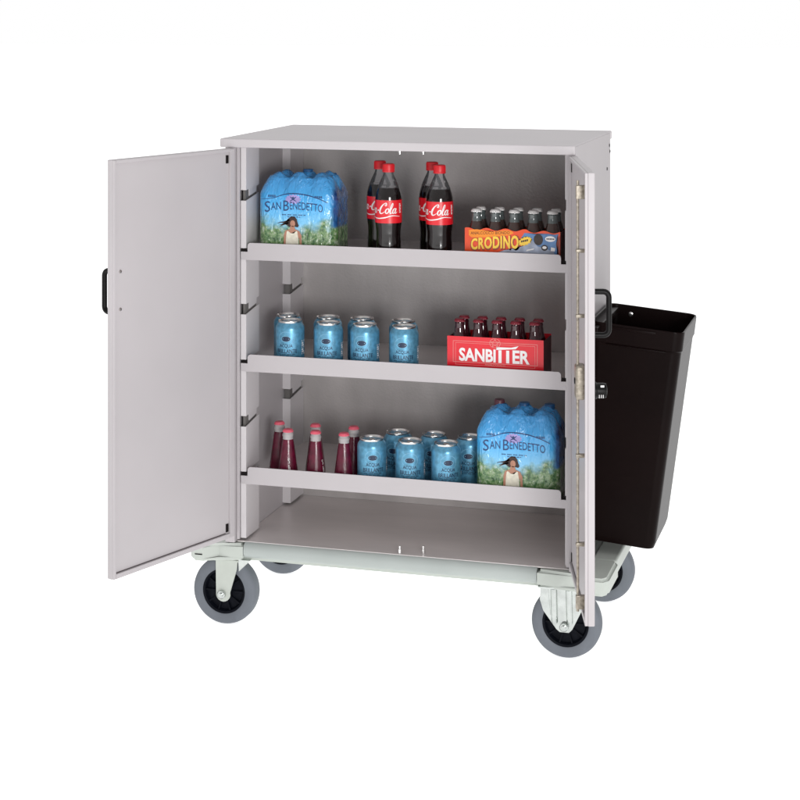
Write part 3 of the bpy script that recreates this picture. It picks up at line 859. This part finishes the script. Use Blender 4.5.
# ------------------------------------------------------------------ cartons of small bottles
def make_carton_bottle(name, label, glass, drink, cap, H, r, group):
    t = thing(name, label, 'bottle', group=group)
    bm = bmesh.new()
    lathe(bm, [(r*.85,.001),(r,.004),(r,H*.50),(r*.93,H*.62),(r*.62,H*.78)], 28)
    obj('bottle_body', bm, M[drink], t)
    bm = bmesh.new()
    lathe(bm, [(r*.62,H*.7802),(r*.58,H*.83),(r*.53,H*.88),(r*.56,H*.90),(r*.56,H*.925),(r*.50,H*.93),(r*.48,H*.965)], 28)
    obj('neck', bm, M[glass], t)
    bm = bmesh.new(); crown(bm, r*.60, H-.0075, h=.0072); obj('crown_cap', bm, M[cap], t)
    return t
def carton_body(parent, w, d, h, front_poly, mfront, mside, th=.0012):
    bm = bmesh.new()
    prism(bm, front_poly, lambda u,v,q:(u,q,v), -d/2, -d/2+th)
    fr = obj('front_panel', bm, mfront, parent, smooth=False)
    bm = bmesh.new()
    prism(bm, front_poly, lambda u,v,q:(u,q,v), d/2-th, d/2)
    obj('back_panel', bm, mfront, parent, smooth=False)
    bm = bmesh.new()
    for x in (-w/2, w/2-th): box(bm, x, x+th, -d/2+th+.0002, d/2-th-.0002, .0, h*.97)
    box(bm, -w/2+th, w/2-th, -d/2+th, d/2-th, 0, th)
    obj('side_panel', bm, mside, parent, smooth=False)
    return fr

# orange and blue carton
cw, cd, ch = .2335, .094, .0895
cc = thing('bottle_carton', 'orange and blue ten bottle carton on the top shelf', 'carton', (.7305,.050+cd/2,TR[0]), 0)
N = 40
toph = lambda u: ch + .0030*math.sin((u/cw+.5)*PI*10+.6) - (.002 if u > .04 else 0)
poly = [(-cw/2,0),(cw/2,0)] + [(cw/2-cw*k/N, toph(cw/2-cw*k/N)) for k in range(N+1)]
fr = carton_body(cc, cw, cd, ch, poly, M['orange_red'], M['shaded_card'])
y0 = -cd/2-.0005
lay = lambda k: (lambda u,v: (u, y0-.0004*k, v))
bm = bmesh.new()
flat(bm, [(.028,.0),(cw/2-.012,0),(cw/2-.0055,.030),(cw/2-.010,.060),(cw/2-.004,ch-.006)] + [(cw/2-.006-(cw/2-.036)*k/12, min(ch-.006, toph(cw/2-.006-(cw/2-.036)*k/12)-.003)) for k in range(13)] + [(.020,.068),(.033,.052)], lay(0))
obj('blue_print', bm, M['steelblue'], fr, smooth=False)
bm = bmesh.new()
flat(bm, [(-.050,.030),(cw/2-.014,.030),(cw/2-.014,.040),(.088,.046),(.062,.053),(.050,.066),(.036,.056),(.012,.047),(-.02,.0405)], lay(1))
obj('grey_print', bm, M['greyblue'], fr, smooth=False)
bm = bmesh.new()
pts = [(-cw/2+.010,.074)] + [(-cw/2+.010+.106*k/10, .0865+.002*math.sin(k*.9)) for k in range(11)] + [(.004,.082),(-.010,.0765),(-.04,.0725),(-.075,.0690),(-.10,.0690)]
flat(bm, pts, lay(0)); 
obj('orange_print', bm, M['orange'], fr, smooth=False)
bm = bmesh.new()
wp = lambda u,v,U,V: (U, V*(1+.18*u)+ .009*(u+.5) + .002*math.sin((u+.5)*PI) )
put_text(bm, 'ANALCOLICO BIONDO', lay(1), .096, .0070, -.054, .0790, .0, 1., lambda u,v,U,V:(U, V+.004*(u+.5)))
sh_o = obj('lettering', bm, M['brown_ink'], fr, smooth=False); sh_o['label'] = 'small dark lettering along the top edge'
bm = bmesh.new(); put_text(bm, 'CRODINO', lay(1), .123, .0345, -.0415, .0505, .05, 1.05, wp)
obj('letter_shadow', bm, M['rust'], fr, smooth=False)
bm = bmesh.new(); put_text(bm, 'CRODINO', lay(3), .117, .0300, -.0425, .0522, .036, 1.1, wp)
n = 26
flat(bm, [(.0315+(.0175 if k%2 else .0145)*math.cos(2*PI*k/n), .0640+(.0110 if k%2 else .0088)*math.sin(2*PI*k/n)+.25*(.0175*math.cos(2*PI*k/n))) for k in range(n)], lay(2))
lt = obj('lettering', bm, M['yellow'], fr, smooth=False); lt['label'] = 'large yellow lettering with a burst'
bm = bmesh.new()
disc(bm, lay(2), .0640, .0690, .0112, .0135, 28); disc(bm, lay(2), .079, .0500, .0080, .0070, 22)
for k in range(4): flat(bm, [(.022+.0045*k,.0605+.0011*k),(.0255+.0045*k,.0615+.0011*k),(.0255+.0045*k,.0660+.0011*k),(.022+.0045*k,.0650+.0011*k)], lay(3))
obj('dark_print', bm, M['choco'], fr, smooth=False)
bm = bmesh.new()
disc(bm, lay(3), .0930, .0715, .0125, .0068, 26); disc(bm, lay(3), .0790, .0505, .0052, .0034, 18)
flat(bm, [(.034,.040),(.052,.0445),(.054,.048),(.036,.0440)], lay(2)); flat(bm, [(.094,.043),(.104,.042),(.105,.050),(.095,.052)], lay(3))
wt = obj('white_print', bm, M['white_ink'], fr, smooth=False)
bm = bmesh.new()
for k in range(5): flat(bm, [(.0840+.0040*k,.0698),(.0868+.0040*k,.0698),(.0868+.0040*k,.0732),(.0840+.0040*k,.0732)], lay(4))
obj('dark_print', bm, M['choco'], wt, smooth=False)
bm = bmesh.new(); flat(bm, [(cw/2-.010,.002),(cw/2-.001,.002),(cw/2-.001,ch-.010),(cw/2-.005,ch-.014),(cw/2-.0085,.060),(cw/2-.004,.030)], lay(3))
obj('red_print', bm, M['rust'], fr, smooth=False)

b1 = None
for row, ny in (('front', .0), ('back', .045)):
    for k in range(5):
        x = .7305-.0935+.0467*k; y = .050+.0245+ny
        l = f'{["leftmost","second","middle","fourth","rightmost"][k]} pale-capped bottle in the {row} row of the orange and blue carton'
        if b1 is None:
            b1 = make_carton_bottle('carton_bottle', l, 'teal_glass', 'amber', 'crown_white', .1345, .0208, 'bottles in the orange and blue carton'); b1.location = (x,y,TR[0]+.0014)
        else: dup(b1, (x,y,TR[0]+.0014), .3*k, l)

# red carton
sw, sd, shh = .2370, .094, .1060
sc_ = thing('bottle_carton', 'bright red ten bottle carton on the middle shelf', 'carton', (.6885,.050+sd/2,TR[1]), 0)
fr = carton_body(sc_, sw, sd, shh, [(-sw/2,0),(sw/2,0),(sw/2,shh),(-sw/2,shh)], M['red_card'], M['shaded_card'])
y0 = -sd/2-.0005
# the card between the necks
bm = bmesh.new(); box(bm, -sw/2+.0015, sw/2-.0015, -sd/2+.0015, sd/2-.0015, shh-.016, shh-.0145)
obj('top_card', bm, M['red_card'], sc_, smooth=False)
bm = bmesh.new()
lay = lambda k: (lambda u,v: (u, y0-.0004*k, v))
put_text(bm, 'SANBI', lay(1), .0905, .0320, -.0435, .0630, .032, .98)
put_text(bm, 'ER', lay(1), .0420, .0320, .0640, .0630, .032, .98)
# tall double T under one bar
def rect(u0,u1,v0,v1,k=1): flat(bm, [(u0,v0),(u1,v0),(u1,v1),(u0,v1)], lay(k))
rect(.0085,.0162,.0470,.0775); rect(.0275,.0352,.0470,.0775); flat(bm, [(.0035,.0778),(.0510,.0820),(.0580,.0895),(.0400,.0850),(.0035,.0845)], lay(1))
obj('lettering', bm, M['white_ink'], fr, smooth=False)
bm = bmesh.new()
def frame(u0,u1,v0,v1,w=.0010):
    rect(u0,u1,v0,v0+w,0); rect(u0,u1,v1-w,v1,0); rect(u0,u0+w,v0+w,v1-w,0); rect(u1-w,u1,v0+w,v1-w,0)
frame(-.104,.104,.044,.0955); frame(-.098,.098,.038,.0910,.0007)
st = [((.0115 if k%2==0 else .0046)*math.sin(PI*k/5), (.0105 if k%2==0 else .0042)*math.cos(PI*k/5)) for k in range(10)]
for k in range(10):
    a, b = st[k], st[(k+1)%10]
    ribbon(bm, [(a[0],.0935+a[1]),(b[0],.0935+b[1])], [.0010,.0010], lay(1), 2)
disc(bm, lay(1), 0, .0935, .0135, .0115, 30, .93)
put_text(bm, 'ANALCOLICO', lay(1), .050, .0042, 0, .0410)
obj('line_print', bm, M['pink_ink'], fr, smooth=False)
b2 = None
for row, ny in (('front', .0), ('back', .045)):
    for k in range(5):
        x = .6885-.0935+.0463*k; y = .050+.0245+ny
        l = f'{["leftmost","second","middle","fourth","rightmost"][k]} red-capped bottle in the {row} row of the red carton'
        if b2 is None:
            b2 = make_carton_bottle('carton_bottle', l, 'dark_glass', 'dark_glass', 'crown_dark', .1440, .0208, 'bottles in the red carton'); b2.location = (x,y,TR[1]+.0014)
        else: dup(b2, (x,y,TR[1]+.0014), .3*k, l)

# ------------------------------------------------------------------ light
w = bpy.data.worlds.new('World'); scene.world = w; w.use_nodes = True
nt = w.node_tree; bg = nt.nodes['Background']
tc = nt.nodes.new('ShaderNodeTexCoord'); dt = nt.nodes.new('ShaderNodeVectorMath'); dt.operation = 'DOT_PRODUCT'
dt.inputs[1].default_value = (-.22,.72,.62); nt.links.new(tc.outputs['Generated'], dt.inputs[0])
rp = nt.nodes.new('ShaderNodeValToRGB')
mr = nt.nodes.new('ShaderNodeMapRange'); mr.inputs['From Min'].default_value = -1; mr.inputs['From Max'].default_value = 1
nt.links.new(dt.outputs['Value'], mr.inputs['Value']); nt.links.new(mr.outputs['Result'], rp.inputs[0])
e = rp.color_ramp.elements
e[0].position = .0; e[0].color = (.34,.34,.34,1)
e[1].position = .86; e[1].color = (1,1,1,1)
q = e.new(.60); q.color = (.60,.60,.60,1)
nt.links.new(rp.outputs[0], bg.inputs[0]); bg.inputs[1].default_value = 1.0

def area(loc, tgt, size, power, col=(1,1,1)):
    l = bpy.data.lights.new('softbox', 'AREA'); l.shape = 'RECTANGLE'; l.size = size[0]; l.size_y = size[1]; l.energy = power; l.color = col
    o = bpy.data.objects.new('softbox', l); C.objects.link(o); o.location = loc
    o.rotation_euler = (Vector(tgt)-Vector(loc)).to_track_quat('-Z','Y').to_euler()
area((2.75,-4.4,.95), (.4,.2,.5), (1.1,.9), 108)

# ------------------------------------------------------------------ camera
cam = bpy.data.cameras.new('camera'); co = bpy.data.objects.new('camera', cam); C.objects.link(co)
co.location = (1.6733, -4.2115, 1.3323)
co.rotation_euler = (PI/2, 0, .2793)
cam.sensor_width = 36; cam.lens = 1819.1661/800*36
cam.shift_y = -(400-4.6644)/800
cam.clip_start = .05; cam.clip_end = 200
scene.camera = co
scene.view_settings.view_transform = 'Standard'; scene.view_settings.look = 'None'
scene.view_settings.exposure = 0; scene.view_settings.gamma = 1
scene.cycles.max_bounces = 10; scene.cycles.transparent_max_bounces = 12
scene.cycles.use_denoising = True
